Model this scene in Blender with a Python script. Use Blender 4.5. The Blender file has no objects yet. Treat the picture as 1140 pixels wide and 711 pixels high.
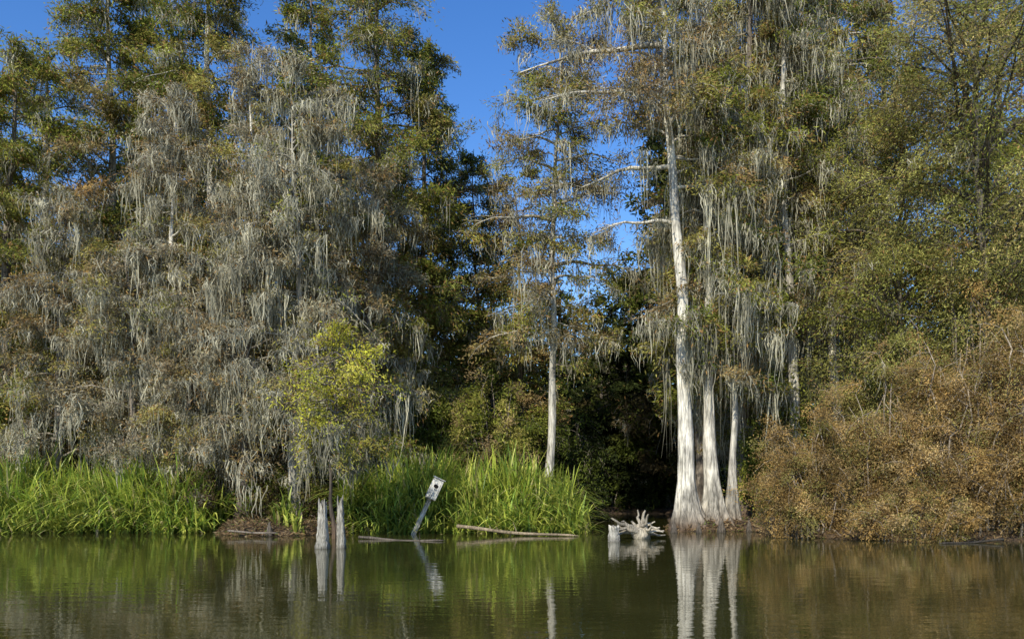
import bpy, math
import numpy as np
from mathutils import Vector
SC=bpy.context.scene; COL=SC.collection
SC.view_settings.view_transform='Standard'; SC.view_settings.look='None'; SC.view_settings.exposure=0
F=950.0; CX=570.0; HY=540.0; CH=1.6
def WX(px,D): return (px-CX)/F*D
def ZP(py,D): return CH+(HY-py)/F*D
def A(*a): return np.array(a,dtype=float)
def unit(v): return v/(np.linalg.norm(v,axis=-1,keepdims=True)+1e-9)

# ---------------------------------------------------------------- materials
def newmat(name):
    m=bpy.data.materials.new(name); m.use_nodes=True
    nt=m.node_tree; nt.nodes.clear(); return m,nt
def mixrgb(nt,mode,fac,a,b):
    n=nt.nodes.new('ShaderNodeMixRGB'); n.blend_type=mode; n.inputs[0].default_value=fac
    for k,x in ((1,a),(2,b)):
        if isinstance(x,tuple): n.inputs[k].default_value=x
        else: nt.links.new(x,n.inputs[k])
    return n.outputs[0]
def leafmat(name,trans=.35,rough=.6,spec=0,nscale=1.3):
    m,nt=newmat(name); N=nt.nodes.new; L=nt.links.new
    at=N('ShaderNodeAttribute'); at.attribute_name='col'
    geo=N('ShaderNodeNewGeometry'); no=N('ShaderNodeTexNoise'); no.inputs['Scale'].default_value=nscale; no.inputs['Detail'].default_value=1
    L(geo.outputs['Position'],no.inputs['Vector'])
    ra=N('ShaderNodeMapRange'); ra.inputs[1].default_value=.3; ra.inputs[2].default_value=.7; ra.inputs[3].default_value=.62; ra.inputs[4].default_value=1.4
    L(no.outputs['Fac'],ra.inputs[0])
    c=mixrgb(nt,'MULTIPLY',1.0,at.outputs['Color'],ra.outputs[0])
    if spec:
        p=N('ShaderNodeBsdfPrincipled'); p.inputs['Roughness'].default_value=rough; p.inputs['Specular IOR Level'].default_value=spec
        L(c,p.inputs['Base Color'])
    else:
        p=N('ShaderNodeBsdfDiffuse'); L(c,p.inputs['Color'])
    t=N('ShaderNodeBsdfTranslucent'); L(c,t.inputs['Color'])
    mx=N('ShaderNodeMixShader'); mx.inputs[0].default_value=trans
    L(p.outputs[0],mx.inputs[1]); L(t.outputs[0],mx.inputs[2])
    o=N('ShaderNodeOutputMaterial'); L(mx.outputs[0],o.inputs[0]); return m
def barkmat(name,sc=(14,14,1.6),lo=.45,hi=1.25,bump=.5,rough=.85):
    m,nt=newmat(name); N=nt.nodes.new; L=nt.links.new
    at=N('ShaderNodeAttribute'); at.attribute_name='col'
    tc=N('ShaderNodeTexCoord'); mp=N('ShaderNodeMapping'); mp.inputs['Scale'].default_value=sc
    L(tc.outputs['Object'],mp.inputs['Vector'])
    no=N('ShaderNodeTexNoise'); no.inputs['Scale'].default_value=1; no.inputs['Detail'].default_value=6; no.inputs['Roughness'].default_value=.65
    L(mp.outputs[0],no.inputs['Vector'])
    ra=N('ShaderNodeMapRange'); ra.inputs[1].default_value=.36; ra.inputs[2].default_value=.60; ra.inputs[3].default_value=lo; ra.inputs[4].default_value=hi
    L(no.outputs['Fac'],ra.inputs[0])
    n2=N('ShaderNodeTexNoise'); n2.inputs['Scale'].default_value=1.1; n2.inputs['Detail'].default_value=4
    L(tc.outputs['Object'],n2.inputs['Vector'])
    r2=N('ShaderNodeMapRange'); r2.inputs[1].default_value=.35; r2.inputs[2].default_value=.62; r2.inputs[3].default_value=.5; r2.inputs[4].default_value=1.15
    L(n2.outputs['Fac'],r2.inputs[0])
    c=mixrgb(nt,'MULTIPLY',1.0,at.outputs['Color'],ra.outputs[0]); c=mixrgb(nt,'MULTIPLY',1.0,c,r2.outputs[0])
    p=N('ShaderNodeBsdfPrincipled'); p.inputs['Roughness'].default_value=rough; p.inputs['Specular IOR Level'].default_value=.2
    L(c,p.inputs['Base Color'])
    b=N('ShaderNodeBump'); b.inputs['Strength'].default_value=bump; b.inputs['Distance'].default_value=.05
    L(no.outputs['Fac'],b.inputs['Height']); L(b.outputs[0],p.inputs['Normal'])
    o=N('ShaderNodeOutputMaterial'); L(p.outputs[0],o.inputs[0]); return m
M_LEAF=leafmat('foliage',.35); M_MOSS=leafmat('spanish_moss',.28,nscale=2.0); M_REED=leafmat('reed_blades',.35,.45,.4,.8)
M_FAR=leafmat('far_foliage',.25,nscale=.25)
M_BARK=barkmat('bark',lo=.34,hi=1.25,bump=.9); M_WOOD=barkmat('weathered_wood',(30,30,4),.35,1.2,.9)
def watermat():
    m,nt=newmat('pond_water'); N=nt.nodes.new; L=nt.links.new
    g=N('ShaderNodeNewGeometry'); mp=N('ShaderNodeMapping'); mp.inputs['Scale'].default_value=(.75,1.5,1)
    L(g.outputs['Position'],mp.inputs['Vector'])
    n1=N('ShaderNodeTexNoise'); n1.inputs['Scale'].default_value=2.4; n1.inputs['Detail'].default_value=3; n1.inputs['Roughness'].default_value=.5
    n2=N('ShaderNodeTexNoise'); n2.inputs['Scale'].default_value=.35; n2.inputs['Detail'].default_value=2
    L(mp.outputs[0],n1.inputs['Vector']); L(mp.outputs[0],n2.inputs['Vector'])
    ad=N('ShaderNodeMath'); ad.operation='MULTIPLY_ADD'; ad.inputs[1].default_value=.6; L(n1.outputs['Fac'],ad.inputs[0])
    L(n2.outputs['Fac'],ad.inputs[2])
    b=N('ShaderNodeBump'); b.inputs['Strength'].default_value=.15; b.inputs['Distance'].default_value=.05; L(ad.outputs[0],b.inputs['Height'])
    p=N('ShaderNodeBsdfPrincipled'); p.inputs['Roughness'].default_value=.008; p.inputs['IOR'].default_value=1.40
    cr=N('ShaderNodeValToRGB'); cr.color_ramp.elements[0].color=(.034,.034,.009,1); cr.color_ramp.elements[1].color=(.048,.046,.013,1)
    cr.color_ramp.elements[0].position=.35; cr.color_ramp.elements[1].position=.65
    L(n2.outputs['Fac'],cr.inputs[0]); L(cr.outputs[0],p.inputs['Base Color']); L(b.outputs[0],p.inputs['Normal'])
    o=N('ShaderNodeOutputMaterial'); L(p.outputs[0],o.inputs[0]); return m
def groundmat():
    m,nt=newmat('mud_and_litter'); N=nt.nodes.new; L=nt.links.new
    g=N('ShaderNodeNewGeometry')
    n1=N('ShaderNodeTexNoise'); n1.inputs['Scale'].default_value=3.2; n1.inputs['Detail'].default_value=9; n1.inputs['Roughness'].default_value=.75
    L(g.outputs['Position'],n1.inputs['Vector'])
    cr=N('ShaderNodeValToRGB'); e=cr.color_ramp.elements; e[0].position=.38; e[0].color=(.03,.019,.010,1); e[1].position=.68; e[1].color=(.24,.155,.08,1)
    k=cr.color_ramp.elements.new(.52); k.color=(.10,.064,.033,1)
    L(n1.outputs['Fac'],cr.inputs[0])
    p=N('ShaderNodeBsdfPrincipled'); p.inputs['Roughness'].default_value=.9; L(cr.outputs[0],p.inputs['Base Color'])
    b=N('ShaderNodeBump'); b.inputs['Strength'].default_value=1; b.inputs['Distance'].default_value=.2; L(n1.outputs['Fac'],b.inputs['Height']); L(b.outputs[0],p.inputs['Normal'])
    o=N('ShaderNodeOutputMaterial'); L(p.outputs[0],o.inputs[0]); return m

# ---------------------------------------------------------------- mesh tools
class MB:
    def __init__(s): s.v=[];s.f=[];s.c=[];s.n=0
    def add(s,v,f,c):
        v=np.asarray(v,float).reshape(-1,3); c=np.asarray(c,float)
        if c.ndim==1: c=np.tile(c[:3],(len(v),1))
        s.v.append(v); s.f.append(np.asarray(f,int).reshape(-1,4)+s.n); s.c.append(c.reshape(-1,3)); s.n+=len(v)
    def build(s,name,mat,parent=None,smooth=False):
        me=bpy.data.meshes.new(name)
        v=np.concatenate(s.v); f=np.concatenate(s.f); c=np.concatenate(s.c)
        me.vertices.add(len(v)); me.vertices.foreach_set('co',v.astype(np.float32).ravel())
        me.loops.add(len(f)*4); me.loops.foreach_set('vertex_index',f.astype(np.int32).ravel())
        me.polygons.add(len(f)); me.polygons.foreach_set('loop_start',(np.arange(len(f))*4).astype(np.int32))
        if smooth: me.polygons.foreach_set('use_smooth',np.ones(len(f),dtype=bool))
        me.update(calc_edges=True)
        a=me.attributes.new('col','FLOAT_COLOR','POINT')
        a.data.foreach_set('color',np.concatenate([np.clip(c,0,.8),np.ones((len(c),1))],1).astype(np.float32).ravel())
        me.materials.append(mat)
        o=bpy.data.objects.new(name,me); COL.objects.link(o)
        if parent: o.parent=parent
        return o
def ringfaces(N,K,S):
    i=np.arange(N)[:,None,None]*K*S; k=np.arange(K-1)[None,:,None]; s=np.arange(S)[None,None,:]
    a=i+k*S+s; b=i+k*S+(s+1)%S
    return np.stack([a,b,b+S,a+S],-1).reshape(-1,4)
def tubes(mb,P,R,S,col):
    P=np.asarray(P,float); N,K,_=P.shape
    if N==0: return
    T=unit(np.gradient(P,axis=1))
    vert=np.abs(T.mean(1)[:,2:3])>.8
    ref=np.where(vert,A(1,0,0)[None],A(0,0,1)[None])[:,None,:]
    U=unit(np.cross(T,ref)); V=np.cross(T,U)
    a=2*np.pi*np.arange(S)/S
    X=P[:,:,None,:]+R[:,:,None,None]*(np.cos(a)[None,None,:,None]*U[:,:,None,:]+np.sin(a)[None,None,:,None]*V[:,:,None,:])
    c=np.asarray(col,float)
    if c.ndim==2: c=np.repeat(c,K*S,axis=0)
    mb.add(X,ringfaces(N,K,S),c)
def leaves(mb,g,pos,L,W,dr,col,spread=.5,flat=.5):
    N=len(pos)
    d=unit(dr+g.normal(0,spread,(N,3)))
    s=unit(np.cross(d,unit(A(-.30,-.62,.75))+g.normal(0,flat,(N,3))))
    l=(L*g.uniform(.55,1.4,N))[:,None]; w=(W*g.uniform(.6,1.3,N))[:,None]*.5
    v=np.stack([pos,pos+d*l*.4+s*w,pos+d*l,pos+d*l*.4-s*w],1)
    f=np.arange(N*4).reshape(-1,4)
    mb.add(v,f,np.repeat(col,4,axis=0))
def moss(mb,g,anc,mlen,strands=13,width=.027,spread=.10,col=A(.30,.30,.235)):
    N=len(anc)
    if N==0: return
    L=mlen*g.lognormal(-.35,.6,N)
    a=np.repeat(anc,strands,0); l=np.repeat(L,strands)*g.uniform(.12,1.0,N*strands)
    off=g.normal(0,spread,(N*strands,3)); off[:,2]*=.3; off[:,0]*=1.7
    a=a+off
    K=5; t=np.linspace(0,1,K)
    sway=np.cumsum(g.normal(0,.055,(len(a),K,2)),axis=1); sway[:,0]=0
    P=np.repeat(a[:,None,:],K,1); P[:,:,2]-=l[:,None]*t[None]; P[:,:,:2]+=sway
    P[:,:,:2]-=off[:,None,:2]*(t[None,:,None]*.5)
    th=g.normal(.35,.7,len(a)); s=np.stack([np.cos(th),np.sin(th),0*th],-1)[:,None,:]
    w=(width*g.uniform(.5,1.4,len(a)))[:,None]*A(.8,1.2,1,.6,.15)[None]*.5
    X=np.stack([P-s*w[...,None],P+s*w[...,None]],2)
    n=len(a); i=np.arange(n)[:,None]*K*2; k=np.arange(K-1)[None]*2
    b=i+k; f=np.stack([b,b+1,b+3,b+2],-1)
    cc=col[None]*np.repeat(g.uniform(.6,1.2,(N,1)),strands,0)*g.uniform(.7,1.2,(n,1))
    mb.add(X,f,np.repeat(cc,K*2,0))
def empty(name,loc,label=None,cat=None,group=None,rz=0):
    o=bpy.data.objects.new(name,None); COL.objects.link(o); o.location=loc; o.rotation_euler=(0,0,rz); o.empty_display_size=.3
    tag(o,label,cat,group); return o
def tag(o,label=None,cat=None,group=None,kind=None):
    if label: o['label']=label
    if cat: o['category']=cat
    if group: o['group']=group
    if kind: o['kind']=kind
    return o

GD=A(.125,.155,.030); GM=A(.235,.250,.046); GY=A(.50,.48,.055); RU=A(.34,.205,.08); BR=A(.28,.205,.10); OL=A(.33,.295,.078)
GRY=A(.37,.33,.235); DK=A(.032,.043,.016)  # DK: shade under the forest canopy, put into the leaf colour
MOS=A(.49,.46,.335)
PALE=A(.68,.63,.52); MID=A(.30,.25,.195); DARKB=A(.14,.115,.09)

def trunk_grid(mb,path,rad,S,flute,nf,ph,col,colb=None):
    K=len(path); a=2*np.pi*np.arange(S)/S
    r=rad[:,None]*(1+flute[:,None]*(np.cos(nf*a+ph)[None]*.6+.4*np.cos((nf-3)*a-ph*2)[None]))
    X=np.empty((K,S,3)); X[:,:,0]=path[:,0:1]+r*np.cos(a); X[:,:,1]=path[:,1:2]+r*np.sin(a); X[:,:,2]=path[:,2:3]
    c=np.tile(col,(K,1)) if colb is None else colb
    mb.add(X,ringfaces(1,K,S),np.repeat(c,S,0))

def tree(name,label,cat,px,D,topy,z0,Lmax,r0,pal,nleaf=40000,nmoss=300,nl=60,nb=9,bark=MID,lean=0.,leany=0.,leaf=(.19,.056),
         up=.25,droop=.42,split=False,group=None,mlen=.7,flare=1.,seed=1,prof='col',H=None,base=0.,at=None,greentop=None,strands=12,trunkbend=.25,mosscol=MOS,sag=.4,scat=1.,extra=(),topw=.18,mossmax=99,rust=.10,flh=.8,flute=.20,limbcol=None):
    g=np.random.default_rng(seed)
    H=H or ZP(topy,D)
    x,y=(WX(px,D),D) if at is None else at
    root=empty(name,(x,y,base),label,cat,group)
    K=40; t=np.linspace(0,1,K)**1.7; z=-.5+(H+.5)*t
    ph=g.uniform(0,6,4)
    path=np.stack([lean*t+trunkbend*np.sin(3.1*t+ph[0])*t+.07*np.sin(11*t+ph[2])+.03*np.sin(29*t+ph[1]),leany*t+trunkbend*np.sin(3.7*t+ph[1])*t,z],-1)
    path[:,0]-=path[0,0]*(1-t)
    fl=np.exp(-np.clip(z,0,99)/(flh+r0))
    rad=r0*(1-t*.95)**.85*(1+flare*fl)*(1+.05*np.sin(z*2.1+ph[0])+.02*np.sin(z*6.3))
    S=36
    tm=MB()
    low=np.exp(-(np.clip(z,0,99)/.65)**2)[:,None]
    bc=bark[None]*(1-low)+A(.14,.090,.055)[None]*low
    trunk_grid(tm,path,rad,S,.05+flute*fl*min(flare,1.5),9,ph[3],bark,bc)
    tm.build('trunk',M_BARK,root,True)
    u=np.sort((np.arange(nl)+g.uniform(-.5,.5,nl)+.5)/nl).clip(0,1); az=np.arange(nl)*2.4+g.normal(0,.6,nl)
    hz=z0+(H-.15-z0)*u
    if prof=='col': sh=np.clip((1-u),.0,1)**.5*(1-topw)+topw
    elif prof=='round': sh=np.sqrt(np.clip(1-(2*u-.9)**2*.85,.05,1))
    else: sh=(1-u)*.9+.12
    L=Lmax*sh*g.uniform(.45,1.2,nl)
    upv=up+g.normal(0,.18,nl)+.5*np.clip(u-.85,0,1)/.15; dv=droop*g.uniform(.5,1.4,nl)
    dl=g.lognormal(0,.5,nl); thick=np.ones(nl); used=[]
    for k,(ez,ea,eL) in enumerate(extra):
        dist=abs(hz-ez); dist[used]=99; j=int(np.argmin(dist)); used.append(j)
        hz[j]=ez; az[j]=ea; L[j]=eL; upv[j]=.12; dv[j]=.25; dl[j]=.22; thick[j]=1.5
    st=np.stack([np.interp(hz,z,path[:,k]) for k in range(3)],-1)
    k9=9; s=np.linspace(0,1,k9)
    baz=az[:,None]+g.normal(0,.35,(nl,1))*s[None]+.12*np.sin(s[None]*9+g.uniform(0,6,(nl,1)))
    stp=L[:,None]/(k9-1)
    dx=np.cos(baz)*stp; dy=np.sin(baz)*stp
    LP=np.zeros((nl,k9,3)); LP[:,1:,0]=np.cumsum(dx[:,1:],1); LP[:,1:,1]=np.cumsum(dy[:,1:],1)
    LP[:,:,2]=L[:,None]*(upv[:,None]*s-dv[:,None]*s**2)+.05*np.sin(s*13+g.uniform(0,6,(nl,1)))
    LP+=st[:,None,:]
    lr=((.018+.012*L)*thick)[:,None]*(1-s*.85)[None]
    li=np.repeat(np.arange(nl),nb); n=len(li)
    bs=g.uniform(.08,1.0,n)**.8; fi=bs*(k9-1); i0=np.clip(fi.astype(int),0,k9-2); fr=(fi-i0)[:,None]
    bp=LP[li,i0]*(1-fr)+LP[li,i0+1]*fr
    tg=unit(LP[li,i0+1]-LP[li,i0]); sg=g.choice([-1,1],n)*g.uniform(.3,1.3,n)
    bd=np.stack([tg[:,0]*np.cos(sg)-tg[:,1]*np.sin(sg),tg[:,0]*np.sin(sg)+tg[:,1]*np.cos(sg),g.normal(.15,.38,n)],-1); bd=unit(bd)
    bl=(.30*L[li]*(1.15-.5*bs)+.3)*g.uniform(.6,1.25,n)
    k5=5; q=np.linspace(0,1,k5)
    BP=bp[:,None]+bd[:,None]*bl[:,None,None]*q[None,:,None]
    BP[:,:,2]-=sag*bl[:,None]*q[None]**2*g.uniform(.3,1.3,(n,1)); BP[:,1:]+=g.normal(0,.03,(n,k5-1,3))*np.minimum(bl,1)[:,None,None]
    br=(.012+.004*bl)[:,None]*(1-q*.7)[None]
    tb=bark*.6+.4*GRY if limbcol is None else limbcol
    if split:
        for j in range(nl):
            m=MB(); tubes(m,LP[j:j+1],lr[j:j+1],6,tb); k=li==j; tubes(m,BP[k],br[k],3,tb*.9); m.build('limb',M_BARK,root,True)
    else:
        m=MB(); tubes(m,LP,lr,5,tb); tubes(m,BP,br,3,tb*.9); m.build('branches',M_BARK,root,True)
    if nleaf>0:
        wt=bl/bl.sum(); wt=wt*dl[li]; wt/=wt.sum()
        bi=g.choice(n,nleaf,p=wt); tt=g.uniform(.05,1.08,nleaf); ff=np.clip(tt,0,.999)*(k5-1); j0=ff.astype(int); fr=(ff-j0)[:,None]
        pos=BP[bi,j0]*(1-fr)+BP[bi,j0+1]*fr
        sc=(.11+.09*bl[bi])*scat
        pos=pos+g.normal(0,1,(nleaf,3))*sc[:,None]*A(1,1,.7)
        dr=bd[bi]*.6+A(0,0,-.3)
        P=np.array([p for p,_ in pal]); w=np.array([w for _,w in pal],float); w/=w.sum()
        lc=P[g.choice(len(P),nl,p=w)]*g.uniform(.75,1.25,(nl,1))
        if greentop is not None:
            k=np.clip((u-greentop[1])/.3+g.normal(0,.25,nl),0,1)[:,None]; lc=lc*(1-k)+greentop[0]*k*g.uniform(.75,1.25,(nl,1))
        bcx=lc[li]*g.uniform(.7,1.3,(n,1)); pc=P[g.choice(len(P),n,p=w)]; bcx=bcx*.75+pc*.25
        c=bcx[bi]*g.uniform(.6,1.35,(nleaf,1))
        if rust:
            tip=(g.uniform(0,1,nleaf)<rust*(.4+1.6*np.clip(tt,0,1)))[:,None]; c=np.where(tip,RU[None]*g.uniform(.7,1.2,(nleaf,1)),c)
        mm=MB(); leaves(mm,g,pos,leaf[0],leaf[1],dr,c,.5); mm.build('crown',M_LEAF,root)
    if nmoss>0:
        bi=g.integers(0,n,nmoss*3//4); j=g.integers(1,k5,len(bi)); a1=BP[bi,j]
        li2=g.integers(0,nl,nmoss-len(bi)); j2=g.integers(2,k9,len(li2)); a2=LP[li2,j2]
        an=np.concatenate([a1,a2]); an=an[an[:,2]<mossmax]
        mm=MB(); moss(mm,g,an,mlen,strands,col=mosscol); tag(mm.build('spanish_moss',M_MOSS,root),kind='stuff')
    return root

def shrub(name,label,cat,px,D,W,H,pal,nleaf,ns=46,leaf=(.10,.035),depth=None,group=None,seed=1,base=.05,stem=MID,at=None,nb=8,ragged=0.):
    g=np.random.default_rng(seed); depth=depth or W*.75
    x,y=(WX(px,D),D) if at is None else at
    root=empty(name,(x,y,base),label,cat,group)
    az=g.uniform(0,2*np.pi,ns); rr=np.sqrt(g.uniform(0,1,ns))
    b0=np.stack([np.cos(az)*rr*W*.3,np.sin(az)*rr*depth*.3,-.2+0*az],-1)
    hh=H*(np.sqrt(np.clip(1-(rr*.95)**2,.05,1))*g.uniform(.6-ragged,1.05+ragged*.6,ns))
    end=np.stack([np.cos(az)*rr*W*.5,np.sin(az)*rr*depth*.5,hh],-1)
    k=8; s=np.linspace(0,1,k)[None,:,None]
    LP=b0[:,None]*(1-s)+end[:,None]*s
    LP[:,:,2]+= (hh[:,None]*.22*np.sin(np.pi*s[:,:,0])); LP[:,1:]+=g.normal(0,.035*min(H,3),(ns,k-1,3))
    lr=(.012+.006*H*g.uniform(.4,1,ns))[:,None]*(1-s[0,:,0]*.8)[None]
    m=MB(); tubes(m,LP,lr,5,stem)
    li=np.repeat(np.arange(ns),nb); n=len(li); fi=g.uniform(.15,1,n)*(k-1); i0=np.clip(fi.astype(int),0,k-2); fr=(fi-i0)[:,None]
    bp=LP[li,i0]*(1-fr)+LP[li,i0+1]*fr
    out=unit(bp*A(1,1,0)+1e-3); bd=unit(out*.6+g.normal(0,.6,(n,3))+A(0,0,.35)); bl=g.uniform(.12,.34,n)*min(H,5.5)*.55+.15
    q=np.linspace(0,1,5); BP=bp[:,None]+bd[:,None]*bl[:,None,None]*q[None,:,None]; BP[:,:,2]-=.5*bl[:,None]*q[None]**2
    BP[:,:,2]=np.maximum(BP[:,:,2],.0)
    tubes(m,BP,(.010+0*bl)[:,None]*(1-q*.6)[None],3,stem*1.1); m.build('stems',M_BARK,root,True)
    bi=g.integers(0,n,nleaf); ff=g.uniform(0,.999,nleaf)*4; j0=ff.astype(int); fr=(ff-j0)[:,None]
    pos=BP[bi,j0]*(1-fr)+BP[bi,j0+1]*fr+g.normal(0,1,(nleaf,3))*(.06+.10*bl[bi])[:,None]
    pos[:,2]=np.maximum(pos[:,2],.02)
    P=np.array([p for p,_ in pal]); w=np.array([w for _,w in pal],float); w/=w.sum()
    bc=P[g.choice(len(P),n,p=w)]*g.uniform(.6,1.35,(n,1)); c=bc[bi]*g.uniform(.6,1.3,(nleaf,1))
    mm=MB(); leaves(mm,g,pos,leaf[0],leaf[1],bd[bi]*.4+A(0,0,-.2),c,.6); mm.build('foliage',M_LEAF,root)
    return root

# ---------------------------------------------------------------- setting
SX=np.array([-60,-18,-10.4,-9.6,-8.6,-7.0,-5.9,-5.0,0,2.2,2.9,3.4,4.9,5.4,5.8,8.2,8.9,9.6,14,30,60.])
SD=np.array([31,30.0,29.6,27.4,26.2,26.2,27.2,29.2,29.6,30.0,33,46,46,31,29.2,29.4,26.0,24.6,23.6,22.5,22.])
def shore(x): return np.interp(x,SX,SD)
def gnoise(x,y): return .5*np.sin(x*.9+1.3*np.sin(y*.7))+.5*np.sin(y*1.1+1.7*np.sin(x*.6+2))
def gh(x,y):
    d=y-shore(x); k=np.clip((d+1.2)/3.2,0,1); k=k*k*(3-2*k)
    h=-.75+1.02*k+.07*gnoise(x*1.5,y*1.5)*k+.035*np.sin(x*5+y*3)*k+.03*np.sin(x*9-y*7+2*np.sin(x*3))*k
    h=h+.22*np.exp(-((x+8.0)/2.2)**2-((y-28.4)/1.3)**2)+.34*np.exp(-((x-7.2)/1.5)**2-((y-30.3)/1.2)**2)
    q=np.clip(1.4-np.abs(x-.135*y)/(.045*y+.001),0,1)*np.clip((y-29.5)/2,0,1)*np.clip((49-y)/2,0,1); q=np.where(y>20,q,0); h=h-.9*q
    kb=np.clip((-18-y)/6,0,1); h=np.maximum(h,-.75+1.1*kb)
    return h+np.clip((y-60)/100,0,1)*1.0
xs=np.concatenate([np.linspace(-400,-32,14),np.arange(-30,30.1,.2),np.linspace(32,400,14)])
ys=np.concatenate([np.linspace(-300,14,20),np.arange(15,52,.2),np.linspace(53,500,30)])
XX,YY=np.meshgrid(xs,ys); ZZ=gh(XX,YY); nx,ny=len(xs),len(ys)
i=np.arange(ny-1)[:,None]*nx+np.arange(nx-1)[None]; f=np.stack([i,i+1,i+1+nx,i+nx],-1)
mb=MB(); mb.add(np.stack([XX,YY,ZZ],-1),f,A(1,1,1)); tag(mb.build('ground',groundmat(),None,True),'brown muddy bank and forest floor','ground',kind='structure')
mb=MB(); mb.add([[-200,-60,0],[200,-60,0],[200,70,0],[-200,70,0]],[[0,1,2,3]],A(1,1,1)); tag(mb.build('water',watermat()),'dark olive still swamp water with rippled reflections','water',kind='structure')
g=np.random.default_rng(31); n=15000; x=g.uniform(-16,20,n); x[:5000]=g.uniform(-10.2,-5,5000); x[5000:7500]=g.uniform(5,9.5,2500)
y=shore(x)+g.uniform(-.9,1.8,n); z=np.maximum(gh(x,y),0)+g.uniform(0,.07,n); k=(gh(x,y)>-.12)
p=np.stack([x,y,z],-1)[k]; mb=MB()
pl=np.array([[.28,.18,.09],[.19,.13,.07],[.40,.30,.17],[.09,.06,.035],[.16,.20,.05]])[g.choice(5,len(p),p=[.3,.3,.12,.16,.12])]
dd=g.normal(0,1,(len(p),3)); dd[:,2]=np.abs(dd[:,2])*.35; leaves(mb,g,p,.16,.035,dd,pl,.3)
tag(mb.build('leaf_litter',M_LEAF),'brown fallen leaves and twigs along the muddy waterline','leaf litter',kind='stuff')

# ---------------------------------------------------------------- reeds
def reeds(label,pts,seed,n,hf,loc):
    g=np.random.default_rng(seed)
    nc=n//12; px=g.uniform(pts[0],pts[1],nc); py=pts[2]+(pts[3]-pts[2])*g.uniform(0,1,nc)**1.2
    X=np.repeat(px,12)+g.normal(0,.13,nc*12); Y=np.repeat(py,12)+g.normal(0,.13,nc*12)
    m=len(X); front=np.clip((Y-pts[2])/1.4,0,1)
    h=hf(X,Y)*(.5+.5*front)*np.repeat(g.uniform(.75,1.08,nc),12)*g.uniform(.5,1.08,m)
    az=g.uniform(0,2*np.pi,m); az=np.where(g.uniform(0,1,m)<.4,g.normal(-np.pi/2,.9,m),az); reach=h*g.uniform(.15,1.0,m)
    K=9; t=np.linspace(0,1,K)
    P=np.zeros((m,K,3)); P[:,:,0]=X[:,None]+np.cos(az)[:,None]*reach[:,None]*t**1.7; P[:,:,1]=Y[:,None]+np.sin(az)[:,None]*reach[:,None]*t**1.7
    P[:,:,2]=np.maximum(h[:,None]*(1.12*t-.80*(reach/h)[:,None]*t**2.7)+np.maximum(gh(X,Y),-.3)[:,None]-.05,-.1)
    sd=az+np.pi/2+g.normal(0,.4,m); s=np.stack([np.cos(sd),np.sin(sd),0*sd],-1)[:,None,:]
    w=(g.uniform(.04,.10,m))[:,None]*A(.6,.9,1,1,.95,.8,.6,.35,.05)[None]
    V=np.stack([P-s*w[...,None]*.5,P+s*w[...,None]*.5],2); b=np.arange(m)[:,None]*K*2+np.arange(K-1)[None]*2
    f=np.stack([b,b+1,b+3,b+2],-1)
    pal=np.array([[.43,.50,.075],[.27,.38,.06],[.60,.61,.12],[.12,.20,.035],[.54,.46,.20]]); c=pal[g.choice(5,m,p=[.34,.26,.23,.11,.06])]*g.uniform(.7,1.3,(m,1))
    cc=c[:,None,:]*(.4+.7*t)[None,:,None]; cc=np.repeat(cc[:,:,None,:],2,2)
    V=V-np.array(loc)
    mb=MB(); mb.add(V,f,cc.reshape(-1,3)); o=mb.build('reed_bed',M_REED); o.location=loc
    return tag(o,label,'reeds',kind='stuff')
reeds('bright green reed bed along the left shore below the mossy trees',(-21,-10.4,28.6,32.5),3,10000,lambda X,Y:3.0+.3*np.sin(X*1.3)+.2*np.sin(X*3.1)-.5*np.clip((X+11.3),0,1)*1.2,(-15.5,31,0))
reeds('bright green reed bed in the middle of the shore around the leaning nest box post',(-5.7,2.5,28.7,32.6),4,8600,lambda X,Y:3.1+.2*np.sin(X*1.7+1)+.12*np.sin(X*4)-.22*np.clip(X+1,0,9)-.2*np.clip(X-1.4,0,9),(-1.7,31,0))
reeds('small tuft of green blades on the mud between the mossy trunks',(-7.6,-6.9,27.2,28.4),5,120,lambda X,Y:1.3+0*X,(-7.2,28,0))

# ---------------------------------------------------------------- trees
T=tree; CY='cypress_tree'; ct='tree'
MG=[(GD,1.8),(GM,3),(BR,1.0),(OL,2.4)]
MB_=[(BR,2.8),(RU,.4),(OL,2.6),(GRY,2),(GM,1.6)]
MR=[(GD,1.8),(BR,1.4),(OL,2.2),(GM,2.2)]
LFM=(.16,.042)
PI=math.pi
m1=T(CY,'tall pale cypress with straight white trunk standing in the water, left of the joined trio',ct,769,30.4,-110,12.0,3.9,.29,[(BR,2),(RU,1),(GM,1.8),(OL,2)],23000,560,nl=48,nb=9,bark=PALE*1.12,lean=-1.2,split=True,flare=1.35,seed=11,mlen=.85,trunkbend=.12,base=0,leaf=(.17,.046),flh=.7,flute=.26,
     extra=[(12.9,3.05,3.9),(10.9,3.35,3.0),(15.4,3.3,4.6),(17.2,3.0,5.2),(12.2,0.2,2.6),(7.5,3.1,1.3)])
m2=T(CY,'pale fluted cypress trunk right beside the tallest white one, crown hung with moss',ct,793,30.8,40,6.4,2.5,.25,MR,25000,560,nl=44,nb=9,bark=PALE*.92,lean=-.25,split=True,flare=2.1,seed=12,mlen=1.25,trunkbend=.1,base=0,flh=.7,flute=.26,leaf=(.18,.05),
     extra=[(6.0,3.4,.9),(8.5,0.1,1.6)])
m3=T(CY,'slimmest of the three joined cypresses, on their right side at the water edge',ct,812,31.0,130,4.8,2.0,.14,MR,16000,360,nl=34,nb=8,bark=PALE*.8,lean=.2,split=True,flare=3.4,seed=13,mlen=1.2,base=.0,flh=.6,flute=.24,leaf=(.18,.05))
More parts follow.
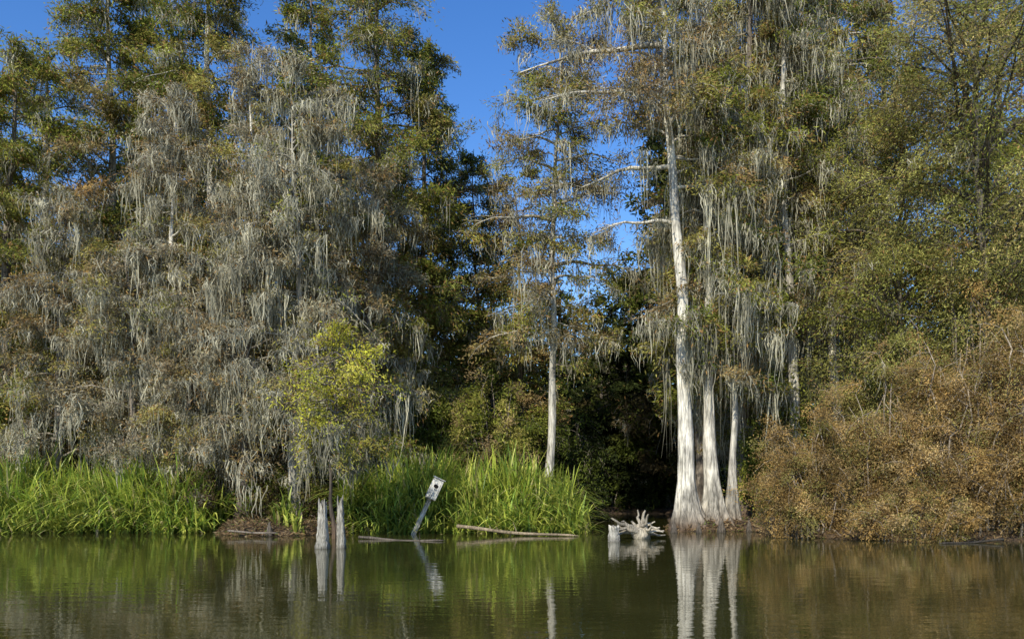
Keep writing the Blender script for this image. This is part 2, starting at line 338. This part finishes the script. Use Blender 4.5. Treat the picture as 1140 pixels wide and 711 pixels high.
c1=T(CY,'airy lone cypress with pale bare trunk in the middle gap against blue sky',ct,613,34,30,6.6,3.3,.18,[(GM,2.6),(BR,2.2),(OL,2.8)],33000,380,nl=60,nb=9,bark=PALE*.82,lean=.1,split=True,flare=.8,seed=14,mlen=.75,base=.2,scat=1.0,topw=.42,leaf=(.17,.046),
     extra=[(ZP(300,34),.1,3.3),(ZP(215,34),-.1,2.8),(ZP(250,34),3.2,3.2),(ZP(120,34),3.3,2.6)])
T(CY,'dark green cypress at the far left edge behind the reeds',ct,8,36,60,3,4.0,.3,MG,66000,320,nl=88,seed=21,greentop=(GM*1.0,.3),base=.25)
T(CY,'tall green cypress left of the one with the visible white upper trunk',ct,128,38,-70,5,4.0,.30,MG,76000,380,nl=98,seed=22,greentop=(GM*.95,.5),base=.25,leaf=(.20,.058),bark=PALE*.8)
T(CY,'grey moss laden cypress with pale trunk showing halfway up on the left',ct,190,33.2,110,4.0,2.6,.19,MB_,21000,800,nl=56,nb=10,seed=23,bark=PALE*1.1,base=.25,mlen=.85,topw=.4,leaf=LFM)
T(CY,'tallest left cypress with a white upper trunk showing through dark foliage',ct,238,37,-110,7,3.8,.30,MG,60000,400,nl=84,seed=24,bark=PALE*1.12,greentop=(GM*.95,.6),base=.25,leaf=(.20,.056))
T(CY,'broad cypress covered in hanging grey moss left of the yellow green young tree',ct,326,30.6,105,2.6,3.1,.18,MB_,23000,1250,nl=66,nb=10,seed=25,bark=PALE*.7,flare=1.0,base=.1,mlen=.85,lean=.2,topw=.42,leaf=LFM)
T(CY,'tall dark green cypress at the right side of the left group, beside the sky gap',ct,424,38,-60,5,4.7,.33,MG,82000,440,nl=98,seed=26,greentop=(GM*.95,.45),base=.25,leaf=(.20,.058),topw=.25)
T(CY,'green cypress whose crown edges the blue gap, behind the middle reed bed',ct,472,42,70,4.5,3.1,.26,MG,46000,240,nl=66,seed=27,base=.25,leaf=(.20,.062))
T(CY,'low mossy grey cypress rising behind the left reed bed',ct,62,33.2,225,2.4,3.0,.20,MB_,28000,720,nl=54,seed=28,base=.25,bark=MID,mlen=.8,topw=.35,leaf=LFM)
T(CY,'mossy cypress with swollen brown base at the mud bank',ct,272,30.6,215,2.3,2.6,.15,MB_,16000,800,nl=52,nb=9,seed=29,flare=1.4,base=.1,bark=MID*.75,mlen=.85,topw=.4,leaf=LFM)
T(CY,'short moss curtained cypress just right of the left reed bed',ct,150,32.0,280,2.2,2.7,.17,MB_,20000,700,nl=50,seed=30,base=.25,bark=MID,mlen=.85,topw=.4,leaf=LFM)
T(CY,'narrow mossy cypress between the reed bed and the mud bank trunks',ct,212,31.4,330,2.0,2.2,.14,MB_,13000,480,nl=42,seed=40,base=.2,bark=MID*.9,mlen=.8,topw=.4,leaf=LFM)
T(CY,'moss hung cypress with dark trunk behind the yellow green young tree',ct,408,34,190,3.0,2.9,.20,[(BR,2),(GM,2),(OL,2),(GRY,1)],30000,600,nl=56,seed=31,base=.25,mlen=.9,topw=.4,leaf=(.17,.05))
T(CY,'thin dark cypress between the left group and the airy lone one',ct,530,44,170,3,2.6,.16,MG,32000,140,nl=52,seed=32,base=.25,bark=DARKB,leaf=(.19,.065))
T(CY,'green cypress filling the gap at the top left corner',ct,55,44,50,6,4.2,.3,MG,48000,120,nl=72,seed=33,base=.25,greentop=(GM,.3),leaf=(.23,.075))
T(CY,'tall green cypress behind the moss covered broad one',ct,345,43,-20,7,4.0,.3,MG,54000,240,nl=76,seed=34,base=.25,greentop=(GM,.4),leaf=(.22,.075))
T(CY,'deep green cypress behind the moss laden trees, right of the far left one',ct,195,46,-30,7,4.4,.3,MG,42000,80,nl=74,seed=35,base=.25,greentop=(GD,.4),leaf=(.26,.10))
T(CY,'slight cypress with brown tips just behind the airy lone one',ct,578,42,200,4,2.8,.16,[(GM,2),(BR,2),(OL,1.5)],26000,160,nl=46,seed=36,base=.25,leaf=(.19,.062))
T(CY,'slender pale trunked cypress poking between the two mossy left trees',ct,276,33.0,50,12.0,1.7,.16,MB_,8500,150,nl=26,nb=7,seed=37,base=.25,bark=PALE*1.1,mlen=.7,trunkbend=.2,leaf=LFM)
T(CY,'slender pale trunked cypress showing white above the rust shrubs, right of the trio',ct,886,33.4,-60,7.5,2.4,.24,MR,20000,480,nl=50,nb=8,seed=38,base=.25,bark=PALE*.95,mlen=1.1,trunkbend=.25,lean=-.5)
T(CY,'slender leaning pale cypress trunk left of the willows',ct,938,34.6,-60,9.5,2.6,.21,MR,20000,380,nl=46,nb=8,seed=39,base=.25,bark=PALE*.9,mlen=1.0,trunkbend=.35,lean=-.9)
T(CY,'young cypress with yellow green top and grey moss skirt beside two stumps',ct,370,25.8,358,2.3,1.6,.055,[(GY,4),(GM*1.3,1.4),(OL,1.3),(RU,.5)],11000,420,nl=38,nb=9,seed=41,leaf=(.12,.038),flare=.8,base=-.1,prof='round',split=True,mlen=.6,up=.25,droop=.25,bark=DARKB*.8,limbcol=MID,greentop=(GY*1.05,.5),trunkbend=.08,mossmax=4.0,mosscol=MOS*.75,rust=.06)
T(CY,'dense moss curtained cypress directly behind the joined white trunks',ct,830,34.6,-80,2.8,3.1,.3,MR,52000,1150,nl=82,nb=9,seed=51,base=.25,mlen=1.15,topw=.3,leaf=(.19,.054))
T(CY,'tall cypress with long moss beards and pale mid trunk right of the trio',ct,884,37,-110,6,3.5,.30,MR,52000,1100,nl=80,nb=9,seed=52,bark=PALE,base=.25,mlen=1.35,topw=.3,leaf=(.19,.056))
T(CY,'dark cypress with pale upper trunk behind the rust coloured shrubs',ct,930,41,-110,6,4.0,.30,MR,54000,700,nl=80,seed=53,bark=PALE*.9,base=.25,mlen=1.2,leaf=(.21,.068))
T(CY,'dark green cypress reaching out of frame between trio and olive willow',ct,985,44,-30,6,4.2,.33,MG,48000,240,nl=76,seed=54,base=.25,leaf=(.24,.08))
T(CY,'dark cypress behind the white trunked one, left side of the right group',ct,780,43,-50,6,3.2,.26,MR,44000,620,nl=76,seed=55,base=.25,mlen=1.1,leaf=(.21,.07))
T(CY,'cypress in the shade of the dark channel behind the driftwood',ct,700,49.5,305,2,3.4,.2,[(DK,3),(GD*.7,2),(BR*.4,1)],30000,120,nl=50,seed=56,base=.1,bark=DARKB,leaf=(.25,.10),rust=0)  # channel shade painted into the dark leaf palette
T(CY,'background cypress at the right edge behind the willows',ct,1110,44,-60,6,4.8,.33,MG,42000,160,nl=70,seed=57,base=.25,leaf=(.24,.09))
WL=[(A(.29,.29,.078),3),(A(.35,.34,.095),2),(A(.37,.29,.11),1.4),(GM,1.2)]
WI='willow_tree'
T(WI,'tall olive green willow with fine leaves at the right edge',ct,1095,29,-60,3.0,4.6,.20,WL,125000,0,nl=110,nb=12,seed=61,leaf=(.13,.030),up=.95,droop=.5,prof='round',base=.2,bark=MID,scat=1.5,sag=.7,rust=.05,limbcol=MID*.55)
T(WI,'lower olive willow leaning over rust shrubs, left of the tall willow',ct,1005,31.5,110,2.5,3.6,.16,WL,80000,120,nl=80,nb=11,seed=62,leaf=(.13,.032),up=.9,droop=.5,prof='round',base=.2,scat=1.5,sag=.7,rust=.06,limbcol=MID*.55)
RS=[(A(.39,.255,.09),4),(A(.29,.195,.08),2.6),(A(.29,.255,.08),2.0),(A(.47,.34,.15),1.5)]
SH='shrub'
SG=A(.40,.33,.25); LF=(.085,.027)
shrub(SH,'rust brown shrub at the left end of the row, nearest the joined white trunks',SH,905,26.6,3.8,3.8,RS,60000,seed=71,stem=SG,leaf=LF,ragged=.1)
shrub(SH,'tall rust brown shrub second from the left on the right bank','shrub',985,27.4,4.4,5.5,RS,84000,ns=70,seed=72,stem=SG,leaf=LF,ragged=.12)
shrub(SH,'large rust brown shrub below the tall willow','shrub',1075,26.2,4.8,6.2,RS,104000,ns=88,seed=73,stem=SG,leaf=LF,ragged=.12)
shrub(SH,'rust brown shrub cut by the right edge of the view','shrub',1165,25.4,4.8,7.0,RS,86000,ns=80,seed=74,stem=SG,leaf=LF,ragged=.12)
shrub(SH,'high olive bush behind the rust shrubs, in front of the willows','shrub',1090,28.6,6.8,9.2,[(RS[0][0],1.6),(RS[2][0],2),(A(.28,.28,.08),4)],84000,ns=80,seed=75,stem=MID,leaf=(.12,.036),ragged=.25)
shrub(SH,'low ragged rust bush trailing into the water at right','shrub',1020,24.9,4.0,1.6,RS,28000,ns=40,seed=76,stem=SG,leaf=LF)
shrub(SH,'lit green bush in the gap right of the white trunks','shrub',862,34,2.4,6.2,[(GM*1.2,3),(GM,2)],28000,seed=77,leaf=(.14,.055),base=.2)
shrub(SH,'brownish green bush behind the right part of the middle reeds','shrub',548,35.5,4.4,6.6,[(GM,2),(OL,2),(BR,1),(GD,2)],44000,seed=78,leaf=(.14,.045),base=.2)
shrub(SH,'dark green bush behind the middle reeds, left of the brownish one','shrub',470,36.5,4.0,6.2,[(GD,3),(GM,1)],34000,seed=79,leaf=(.15,.055),base=.2)
shrub(SH,'olive thicket behind the reeds at the far left','shrub',30,35,5.5,5.0,[(OL,2),(BR,2),(GRY,1),(GD,2)],38000,seed=80,leaf=(.14,.048),base=.2)
shrub(SH,'shaded brush on the mud bank below the mossy trunks','shrub',238,31.2,4.4,2.8,[(BR*.6,2),(GD*.8,2),(GRY*.4,1)],30000,seed=81,leaf=(.12,.042),base=.2)  # leaf colours scaled down, shade painted into the palette
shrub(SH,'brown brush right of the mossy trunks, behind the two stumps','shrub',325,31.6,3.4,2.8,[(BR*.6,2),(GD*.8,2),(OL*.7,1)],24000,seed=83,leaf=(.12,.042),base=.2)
shrub(SH,'dark undergrowth between lone cypress trunk and dark channel','shrub',636,37,2.6,4.4,[(DK,2),(GD*.8,2)],20000,seed=82,leaf=(.15,.06),base=.2)  # understory shade put into the leaf colours
shrub(SH,'shaded thicket closing the far end of the dark channel','shrub',695,51,7.0,6.0,[(DK,3),(GD*.5,1)],30000,seed=84,leaf=(.25,.1),base=0)  # near-black leaves carry the shade of the channel end
BG='dim cypresses of the forest interior seen only between nearer trees'
pro=[]
for k in range(3):
    o=T(CY,'shaded cypress of the forest interior seen between nearer trees','tree',0,50,0,3,4.4,.28,[(DK,3),(GD*.7,3),(BR*.5,1)],22000,70,nl=56,nb=8,seed=90+k,H=21+2*k,leaf=(.30,.12),bark=MID*.7,group=BG,at=(-30+8*k,50+k),base=.2,rust=.02)  # dimmed leaf and bark colours paint in the interior shade
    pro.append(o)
g=np.random.default_rng(5)
spots=[(-22,52),(-17,49),(-13,55),(-9,51),(-5,54),(-1.5,58),(8.9,51),(10.5,47),(12,54),(17,50),(22,53),(26,49),(31,52),(-35,54),(3.2,64),(6.5,62)]
for k,(x,y) in enumerate(spots):
    s=pro[k%3]; r=s.copy(); COL.objects.link(r); r.location=(x,y,.2); r.rotation_euler=(0,0,g.uniform(0,6.28)); sc=g.uniform(.85,1.1)
    if -6<x<8: sc*=.78
    r.scale=(sc,sc,sc)
    for ch in s.children:
        c=ch.copy(); COL.objects.link(c); c.parent=r
# distant woods and low brush, inner shade put into dark leaf colours
g=np.random.default_rng(8); mb=MB()
for k in range(120):
    y=g.uniform(66,125); x=g.uniform(-1,1)*(y*.78+6); H=g.uniform(15,22)*(.9+.1*y/66)
    if -.1<x/y<.14: H*=.85
    w=g.uniform(3,5); n=1400
    p=g.normal(0,1,(n,3)); p=unit(p)*(g.uniform(0,1,(n,1))**.45); p=p*A(w,w,H*.46)+A(x,y,H*.52)+g.normal(0,.5,(n,3))
    c=(DK*.9+GD*g.uniform(.1,.4))[None]*g.uniform(.6,1.4,(n,1)); leaves(mb,g,p,.75,.4,g.normal(0,1,(n,3)),c)
    tubes(mb,A([x,y,-.5],[x,y,H*.5],[x,y,H*.95])[None],A(.3,.2,.05)[None],5,MID*.5)
n=26000; y=g.uniform(62,72,n); x=g.uniform(-1,1,n)*(y*.8+6); p=np.stack([x,y,g.uniform(0,1,n)**1.4*(5.5+1.5*np.sin(x*.5))+.3],-1)
leaves(mb,g,p,.8,.45,g.normal(0,1,(n,3)),DK[None]*g.uniform(.5,1.5,(n,1)))
tag(mb.build('distant_woods',M_FAR),'distant dark woods behind the swamp trees','woods',kind='stuff')

# ---------------------------------------------------------------- small things
def stump(name,label,px,D,H,r,seed,top=.12,col=MID,lean=0,base=-.3,at=None,cat='stump',group=None,flare=.5,point=False,rough=.05):
    g=np.random.default_rng(seed); K=20; S=28; a=2*np.pi*np.arange(S)/S
    t=np.linspace(0,1,K); jag=top*H*(.5*np.sin(a*2+g.uniform(0,6))+.5*np.sin(a*5+g.uniform(0,6)))+g.normal(0,top*H*.35,S)
    Z=(H-base)*t[:,None]+base+jag[None]*t[:,None]**3
    pr=(1-t*.3)+flare*np.exp(-t*4.5)
    if point: pr=(1-t**2*.85)+flare*np.exp(-t*4)
    lump=np.cumsum(g.normal(0,.04,(K,1)),0)
    fl=1+.09*np.cos(5*a+g.uniform(0,6))[None]*(1-t*.5)[:,None]+.07*np.cos(3*a+1)[None]+g.normal(0,rough,(K,S))+lump
    R=r*pr[:,None]*fl
    X=np.stack([R*np.cos(a)[None]+lean*t[:,None],R*np.sin(a)[None]+0*t[:,None],Z],-1)
    cap=[]; ctr=X[-1].mean(0)
    for q,dz in ((.75,-.02),(.45,-.10),(.05,-.13)):
        rr=ctr+(X[-1]-ctr)*q; rr[:,2]+=dz*H*.5; cap.append(rr)
    X=np.concatenate([X,np.array(cap)],0); K2=len(X)
    cc=np.tile(col,(K2,S,1)); cc*= (1-.7*np.exp(-np.clip(X[:,:,2:3],0,9)/.12)); cc[-2:]*=.3
    m=MB(); m.add(X,ringfaces(1,K2,S),cc.reshape(-1,3))
    x,y=(WX(px,D),D) if at is None else at
    o=m.build(name,M_WOOD,None,True); o.location=(x,y,0); tag(o,label,cat,group); return o
stump('cypress_stump','thicker jagged grey stump standing in open water below the young cypress',359,21.7,1.12,.15,1,col=PALE*.82,flare=.35,rough=.08,top=.16)
stump('cypress_stump','slimmer pale stump just right of the thicker jagged one',380,21.9,1.22,.095,2,col=PALE*.78,lean=-.03,flare=.6,rough=.09,top=.16)
stump('cypress_stump','short thick pale stump in the water left of the driftwood roots',683,24.6,.42,.21,3,col=PALE*1.0,flare=.12,top=.12,base=-.3)
for k,(px,D,h,r,lb) in enumerate([(750,28.9,.45,.13,'low cypress knee left of the white trunks'),(778,28.7,.35,.11,'cypress knee in front of the tallest white trunk'),(803,29.1,.50,.14,'largest cypress knee in front of the middle joined trunk'),(834,29.6,.40,.13,'cypress knee right of the joined trunks'),(300,26.9,.45,.11,'brown cypress knee on the mud bank by the mossy trunks')]):
    stump('cypress_knee',lb,px,D,h,r,20+k,top=.05,col=MID*.7,flare=.8,point=True,cat='cypress knee')
g=np.random.default_rng(77); D=25.6; root=empty('driftwood_root',(WX(712,D),D,.02),'bleached driftwood root plate with arms spread like a star in the water','driftwood')
WDC=A(.60,.52,.39)
m=MB(); P=A([.22,.35,-.12],[.1,.15,.10],[0,0,.18],[-.04,-.1,.22],[-.05,-.16,.23]); tubes(m,P[None],A(.18,.24,.27,.19,.02)[None],14,WDC); m.build('root_plate',M_WOOD,root,True)
for k in range(15):
    an=-.15+(np.pi+.3)*k/14+g.normal(0,.1); L=g.uniform(.5,.85)*(1 if .5<an<2.6 else 1.25); s=np.linspace(0,1,8)
    dy=g.normal(-.2,.25); wob=g.normal(0,.025,(8,3)); wob[0]=0
    P=np.stack([np.cos(an)*L*s,dy*L*s,.18+np.sin(an)*L*s*.78-.14*s**2*(g.uniform(-.4,1))],-1)+wob
    m=MB(); tubes(m,P[None],(g.uniform(.065,.11)*(1-s*.75))[None],8,WDC*g.uniform(.75,1.2)); m.build('root',M_WOOD,root,True)
def log(label,p0,p1,r,seed,col,stubs=3,name='fallen_log'):
    g=np.random.default_rng(seed); K=16; s=np.linspace(0,1,K); p0=np.array(p0,float); p1=np.array(p1,float); c=p0
    P=(p1-p0)[None]*s[:,None]; L=np.linalg.norm(p1-p0); P=P+np.stack([0*s,.02*L*np.sin(s*5+g.uniform(0,6)),.008*L*np.sin(s*7+1)],-1)
    root=empty(name,tuple(c),label,'log')
    R=r*(1-.45*s)*(1+g.normal(0,.08,K)); R[0]=r*.02; P[0]=P[1]-.02*(P[2]-P[1]); R[1]=r; R[-1]=.004
    m=MB(); tubes(m,P[None],R[None],12,col); m.build('log_trunk',M_WOOD,root,True)
    for k in range(stubs):
        j=g.integers(3,K-3); d=unit(g.normal(0,1,3)+A(0,0,.9)); q=np.linspace(0,1,5)
        m=MB(); tubes(m,(P[j][None]+d[None]*q[:,None]*g.uniform(.15,.4))[None],(r*.35*(1-q*.8))[None],6,col); m.build('branch_stub',M_WOOD,root,True)
log('long pale fallen log sloping from the reeds into the water',(WX(500,27.8),27.7,.27),(WX(645,26.6),26.6,-.01),.062,1,A(.36,.28,.18),4)
log('thin dark log floating right of the two stumps',(WX(392,25.5),25.6,.03),(WX(496,24.4),24.4,.0),.045,2,MID*.5,2)
log('dark driftwood branch lying along the waterline under the rust shrubs',(WX(1130,23.6),23.9,.08),(WX(1040,23.6),23.4,.0),.04,3,MID*.35,3,'driftwood_branch')
log('crooked dead branch lying on the mud bank left of the small green tuft',(WX(250,26.9),26.9,.16),(WX(310,26.3),26.3,.12),.035,4,MID*.9,4,'dead_branch')
def box(m,M,sx,sy,sz,c,col):
    v=np.array([[x,y,z] for z in (-1,1) for (x,y) in ((-1,-1),(1,-1),(1,1),(-1,1))])*A(sx,sy,sz)/2+np.array(c)
    m.add(v,[[0,3,2,1],[4,5,6,7],[0,1,5,4],[1,2,6,5],[2,3,7,6],[3,0,4,7]],col)
D=27.9; nb_=empty('nest_box',(WX(457,D),D,-.2),'weathered whitish nest box on a leaning post among the middle reeds','nest box')
tilt=math.radians(25); nb_.rotation_euler=(0,tilt,math.radians(8)); nb_.scale=(1.12,1.12,1.05)
def bev(o):
    b=o.modifiers.new('bevel','BEVEL'); b.width=.008; b.segments=2; return o
m=MB(); box(m,None,.13,.10,1.85,(0,.07,.82),A(.66,.59,.47)); bev(m.build('post',M_WOOD,nb_))
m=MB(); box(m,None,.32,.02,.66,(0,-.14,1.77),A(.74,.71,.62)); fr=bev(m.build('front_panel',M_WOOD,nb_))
m=MB()
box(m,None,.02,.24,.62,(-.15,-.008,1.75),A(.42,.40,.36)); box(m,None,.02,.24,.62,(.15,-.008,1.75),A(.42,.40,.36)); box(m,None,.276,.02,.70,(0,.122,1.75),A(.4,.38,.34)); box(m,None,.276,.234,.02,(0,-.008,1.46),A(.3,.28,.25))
bev(m.build('box_sides',M_WOOD,nb_))
m=MB(); box(m,None,.38,.36,.03,(0,-.03,2.12),A(.6,.58,.54)); bev(m.build('roof',M_WOOD,nb_))
m=MB(); aa=np.linspace(0,2*np.pi,17)[:-1]; ring=lambda r:np.stack([r*np.cos(aa),0*aa-.154,1.86+.8*r*np.sin(aa)],-1)
m.add(np.concatenate([ring(.075),ring(.002)]),ringfaces(1,2,16),A(.01,.01,.01)); h=m.build('hole_dark_disc',M_WOOD,fr)  # flat black disc on the panel, painted as the dark of a hole

# ---------------------------------------------------------------- light, world, camera
el=math.radians(37); saz=math.radians(206)
sv=Vector((math.sin(saz)*math.cos(el),math.cos(saz)*math.cos(el),math.sin(el)))
sun=bpy.data.lights.new('sun','SUN'); sun.energy=5.0; sun.angle=math.radians(.5); sun.color=(1,.94,.80)
so=bpy.data.objects.new('sun',sun); COL.objects.link(so); so.rotation_euler=(-sv).to_track_quat('-Z','Y').to_euler()
w=bpy.data.worlds.new('World'); SC.world=w; w.use_nodes=True; nt=w.node_tree; nt.nodes.clear()
sk=nt.nodes.new('ShaderNodeTexSky'); sk.sky_type='NISHITA'; sk.sun_disc=False; sk.sun_elevation=el; sk.sun_rotation=saz; sk.air_density=1.1; sk.dust_density=.1; sk.ozone_density=2.8; sk.altitude=150
hs=nt.nodes.new('ShaderNodeHueSaturation'); hs.inputs['Saturation'].default_value=1.3; hs.inputs['Value'].default_value=1.28; hs.inputs['Hue'].default_value=.512
bg=nt.nodes.new('ShaderNodeBackground'); bg.inputs[1].default_value=.15
wo=nt.nodes.new('ShaderNodeOutputWorld'); nt.links.new(sk.outputs[0],hs.inputs['Color']); nt.links.new(hs.outputs[0],bg.inputs[0]); nt.links.new(bg.outputs[0],wo.inputs[0])
cam=bpy.data.cameras.new('camera'); cam.lens=F/1140*36; cam.sensor_width=36; cam.shift_y=(HY-355.5)/1140; cam.clip_end=2000
co=bpy.data.objects.new('camera',cam); COL.objects.link(co); co.location=(0,0,CH); co.rotation_euler=(math.pi/2,0,0); SC.camera=co
